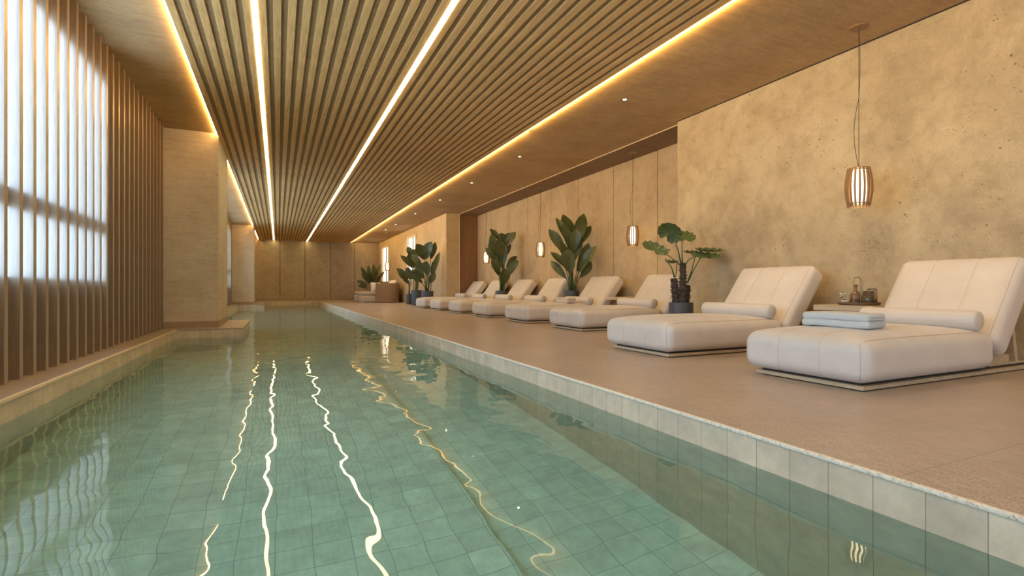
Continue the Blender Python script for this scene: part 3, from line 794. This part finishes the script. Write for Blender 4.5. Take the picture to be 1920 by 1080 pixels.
LB = [(290, 480, 205, 75, 130), (300, 480, 430, 70, 105), (262, 440, 120, 130, 60), (225, 540, 40, 255, 80), (330, 480, 515, 205, 75),
      (270, 740, 245, 470, 135), (345, 720, 460, 400, 100), (360, 740, 545, 435, 80), (378, 790, 495, 600, 75), (375, 700, 490, 555, 55), (225, 680, 70, 500, 60), (240, 800, 80, 590, 65),
      (300, 520, 340, 250, 90), (270, 500, 190, 200, 80), (290, 660, 310, 400, 105), (315, 600, 385, 350, 85), (262, 600, 165, 380, 65)]
LC = [(300, 300, 145, 100, 60), (320, 330, 300, 155, 120), (350, 320, 420, 150, 70), (370, 360, 500, 145, 90), (250, 500, 180, 170, 90), (320, 650, 330, 285, 140),
      (255, 600, 150, 245, 95), (240, 560, 95, 360, 60), (275, 750, 170, 510, 100), (330, 880, 340, 625, 120), (370, 640, 515, 465, 65), (375, 770, 540, 530, 95), (290, 520, 260, 250, 120), (350, 500, 390, 250, 100)]
LD = [(455, 340, 350, 100, 120), (480, 330, 590, 70, 120), (420, 460, 260, 240, 75), (545, 330, 625, 75, 70), (500, 560, 520, 350, 130), (450, 610, 340, 425, 95),
      (430, 680, 290, 510, 55), (530, 680, 615, 510, 75), (545, 560, 600, 310, 60), (560, 580, 660, 190, 60)]
LE = [(270, 330, 190, 150, 70), (310, 300, 390, 140, 60), (280, 470, 185, 260, 95), (260, 470, 110, 280, 60), (330, 520, 345, 370, 110), (300, 640, 190, 450, 85), (330, 680, 350, 490, 150), (290, 420, 290, 180, 80), (370, 560, 430, 380, 90)]
LF = [(195, 650, 35, 460, 70), (200, 660, 60, 545, 45), (215, 640, 190, 440, 60), (230, 650, 300, 470, 60), (205, 700, 120, 600, 50)]
LGp = [(400, 640, 245, 550, 37), (405, 620, 285, 460, 37), (415, 600, 320, 385, 38), (420, 590, 380, 365, 38), (430, 590, 440, 355, 38), (440, 600, 515, 350, 38),
       (450, 620, 545, 440, 37), (395, 650, 250, 600, 31), (455, 630, 535, 560, 31), (415, 630, 340, 500, 34), (430, 630, 470, 450, 37)]
def px_of(x, y, zoom): return (math.sin(YAW) * x + math.cos(YAW) * y) / 950 / zoom
fan_plant((9.22, 15.07, 0), px_of(9.22, 15.07, 5.68), (285, 940), 0.27, 0.93, LB, 'tall potted plant with upright leaves, right one in the lounger recess', 2)
fan_plant((9.20, 21.05, 0), px_of(9.2, 21.05, 7.2), (305, 965), 0.28, 0.90, LC, 'tall potted plant with dense upright leaves, left one in the lounger recess', 5)
fan_plant((7.32, 26.75, 0), px_of(7.32, 26.75, 7.71), (490, 800), 0.33, 0.87, LD, 'leafy potted plant standing closest to the column, beyond the recess', 8)
fan_plant((7.62, 30.2, 0), px_of(7.62, 30.2, 7.71), (320, 800), 0.33, 0.90, LE, 'leafy potted plant in the middle of the three before the far window', 11)
tF = fan_plant((7.55, 31.9, 0), px_of(7.55, 31.9, 7.71), (200, 850), 0.19, 0.66, LF, 'small slim potted plant, leftmost of the three before the far window', 14)
fan_plant((7.0, 42.3, 0), px_of(7.0, 42.3, 6), (420, 640), 0.35, 1.1, LGp, 'spreading fan-leaved plant behind the round sofa in the far corner', 17)

# round-leaved plant
random.seed(21)
PX, PY = 7.92, 8.42
u_ = px_of(PX, PY, 5.4)
t = empty('potted_plant', (PX, PY, 0), 'round-leaved plant with dark spiky trunks in a low slate pot', 'potted plant')
p = MB(); pot(p, 0.255, 0.70); p.build('pot', M['pot'], t, auto=40)
s_ = MB(); s_.lathe([(0, 0.66), (0.225, 0.66)], 24, cap=False); s_.build('soil', M['soil'], t)
def Q(x, y, dep=0.0): return R_ * ((x - 582) * u_) + F_ * dep + Vector((0, 0, 0.70 + (915 - y) * u_))
tr = MB()
def spiky(pts, r0, r1):
    n = len(pts); P_ = []
    for i in range(n - 1):
        for k in range(5): P_.append(pts[i].lerp(pts[i + 1], k / 5))
    P_.append(pts[-1]); rs = []
    for i in range(len(P_)):
        f = i / (len(P_) - 1); rs.append((r0 + (r1 - r0) * f) * (1 + 0.22 * (i % 2)))
    tr.tube(P_, rs, 9)
    for i, p_ in enumerate(P_[:-1]):
        for k in range(5):
            a = random.uniform(0, 2 * PI); d_ = Vector((math.cos(a), math.sin(a), 0.5)).normalized(); sd = Vector((-math.sin(a), math.cos(a), 0)) * 0.02
            q0 = p_ + Vector((math.cos(a), math.sin(a), 0)) * rs[i] * 0.8
            tr.add([q0 - sd, q0 + sd, q0 + Vector((0, 0, 0.04)), q0 + d_ * 0.055], [(0, 1, 3), (1, 2, 3), (2, 0, 3), (0, 2, 1)])
spiky([Q(535, 925), Q(520, 800), Q(510, 670)], 0.072, 0.062)
spiky([Q(585, 925, -0.06), Q(590, 780, -0.06), Q(595, 620, -0.05), Q(590, 520, -0.04)], 0.074, 0.052)
spiky([Q(630, 925, 0.04), Q(645, 840, 0.04), Q(655, 740, 0.05)], 0.07, 0.058)
tr.build('trunk', M['trunk'], t)
st = MB()
def stem(pts, r=0.013): st.tube([Q(*p_) for p_ in pts], [r * 1.3, r, r * 0.8, r * 0.7][:len(pts)] if len(pts) == 4 else [r * 1.3, r, r * 0.7], 7)
stem([(575, 520, -0.04), (535, 380, -0.1), (480, 270, -0.18)])
stem([(590, 520, -0.04), (592, 400, 0), (600, 290, 0.05)])
stem([(515, 660, 0), (480, 560, -0.04), (405, 475, -0.1)])
stem([(590, 560, -0.04), (520, 490, 0.0), (440, 420, 0.08)])
stem([(525, 660, 0), (545, 600, 0.05), (555, 520, 0.1)], 0.010)
stem([(605, 560, -0.04), (640, 490, -0.1), (690, 455, -0.15)])
stem([(655, 720, 0.05), (690, 590, 0), (718, 452, -0.06)])
stem([(670, 690, 0.05), (710, 590, 0.02), (770, 462, -0.08)])
st.build('stems', M['stem'], t, smooth=True)
lf = MB()
def round_leaf(cx, cy, ax, ay, dep, rot, tilt, seed):
    """scalloped round leaf, half sizes ax (across) and ay (length); tilt tips it away from the viewer"""
    rnd = random.Random(seed); vs = []; fs = []; nr, na = 5, 48
    c = Q(cx, cy, dep); X = R_; Z = (Vector((0, 0, 1)) * math.cos(tilt) + F_ * math.sin(tilt)).normalized(); Nn = X.cross(Z)
    X2 = X * math.cos(rot) + Z * math.sin(rot); Z2 = Z * math.cos(rot) - X * math.sin(rot)
    for i in range(nr + 1):
        for k in range(na):
            a = 2 * PI * k / na; rr = i / nr
            notch = 1 - 0.55 * math.exp(-((a - 1.5 * PI) / 0.22) ** 2)
            sc_ = 1 + 0.05 * math.sin(a * 12) * rr + 0.02 * rnd.random()
            p_ = c + X2 * (ax * math.cos(a) * rr * sc_ * notch) + Z2 * (ay * math.sin(a) * rr * sc_ * notch) + Nn * (0.05 * rr * rr + 0.014 * math.sin(a * 12) * rr)
            vs.append(p_)
    for i in range(nr):
        for k in range(na): k2 = (k + 1) % na; fs.append((i * na + k, i * na + k2, (i + 1) * na + k2, (i + 1) * na + k))
    lf.add(vs, fs)
uu = u_
round_leaf(432, 215, 135 * uu, 95 * uu, -0.22, -0.55, -0.5, 1)
round_leaf(620, 262, 112 * uu, 85 * uu, 0.05, -0.02, 0.75, 2)
round_leaf(300, 385, 135 * uu, 75 * uu, -0.12, -0.62, 0.7, 3)
round_leaf(385, 385, 100 * uu, 45 * uu, 0.10, -0.70, 1.15, 4)
round_leaf(505, 515, 68 * uu, 60 * uu, 0.10, 0.03, 1.35, 5)
round_leaf(790, 465, 140 * uu, 100 * uu, -0.22, -0.06, 1.2, 6)
round_leaf(865, 400, 135 * uu, 90 * uu, -0.02, -0.22, 1.33, 7)
round_leaf(715, 415, 90 * uu, 90 * uu, 0.12, 0.08, 1.42, 8)
lf.build('foliage', M['leaf2'], t, smooth=True)

# ---------------------------------------------------------------- round sofa
def arc_wall(mb, cx, cy, r0, r1, a0, a1, z0, z1, n=40, sx=1.0):
    vs = []; fs = []
    for i in range(n + 1):
        a = a0 + (a1 - a0) * i / n
        for (r, z) in ((r0, z0), (r1, z0), (r1, z1), (r0, z1)): vs.append((cx + r * math.cos(a) * sx, cy + r * math.sin(a), z))
    for i in range(n):
        for k in range(4): fs.append((i * 4 + k, (i + 1) * 4 + k, (i + 1) * 4 + (k + 1) % 4, i * 4 + (k + 1) % 4))
    fs.append((3, 2, 1, 0)); fs.append(tuple(n * 4 + k for k in range(4)))
    mb.add(vs, fs)
t = empty('round_sofa', (6.6, 37.7, 0), 'round low sofa with brown curved shell in the far corner', 'sofa')
d = MB()
d.box(-0.45, 0.35, -2.0, -1.84, 0.03, 1.38)
arc_wall(d, 0.35, -1.0, 0.84, 1.0, -PI / 2, 0, 0.03, 1.38); d.box(1.19, 1.35, -1.0, 1.0, 0.03, 1.38); arc_wall(d, 0.35, 1.0, 0.84, 1.0, 0, PI / 2, 0.03, 1.38); d.box(-0.45, 0.35, 1.84, 2.0, 0.03, 1.38)
d.build('curved_shell', M['wicker'], t, auto=30)
d = MB(); d.rbox(1.1, 0.9, 0.24, 0.08, (16, 16, 6), None, Matrix.Translation((-0.25, -0.88, 0.30))); d.rbox(1.1, 0.9, 0.24, 0.08, (16, 16, 6), None, Matrix.Translation((-0.32, 0.93, 0.30)))
d.box(-1.30, 1.1, -1.7, 1.7, 0.0, 0.08)
d.build('seat_base', M['fabric'], t, smooth=False, auto=40)
d = MB(); d.rbox(1.1, 0.9, 0.13, 0.09, (16, 16, 6), None, Matrix.Translation((-0.23, -0.88, 0.66))); d.rbox(1.1, 0.9, 0.13, 0.09, (16, 16, 6), None, Matrix.Translation((-0.30, 0.93, 0.66))); d.build('seat_cushion', M['fabric'], t, smooth=True)
def pillow(x, y, z, w_, h_, rot, tilt, label):
    def f(p): 
        k = (1 - (abs(p.x) / (w_ / 2)) ** 2.5) * (1 - (abs(p.z) / (h_ / 2)) ** 2.5)
        return Vector((p.x * (1 - 0.06 * (1 - abs(p.z) / h_ * 2)), p.y * (0.25 + 0.9 * max(0, k)), p.z * (1 - 0.06 * (1 - abs(p.x) / w_ * 2))))
    m_ = MB(); m_.rbox(w_ / 2, 0.12, h_ / 2, 0.05, (14, 6, 14), f)
    o = m_.build('pillow', M['cushion'], smooth=True, loc=(x, y, z)); o.rotation_euler = (tilt, 0, rot)
    tag(o, label, 'pillow', 'cream pillows on the round sofa')
pillow(6.25, 36.25, 1.11, 0.74, 0.66, 0.1, -0.28, 'cream pillow leaning at the open left end of the round sofa')
pillow(7.55, 36.9, 1.20, 0.82, 0.84, -1.35, -0.18, 'cream pillow standing at the right inside the round sofa')
pillow(7.58, 38.3, 1.20, 0.82, 0.84, -1.55, -0.18, 'cream pillow deepest inside the round sofa by its rear shell')
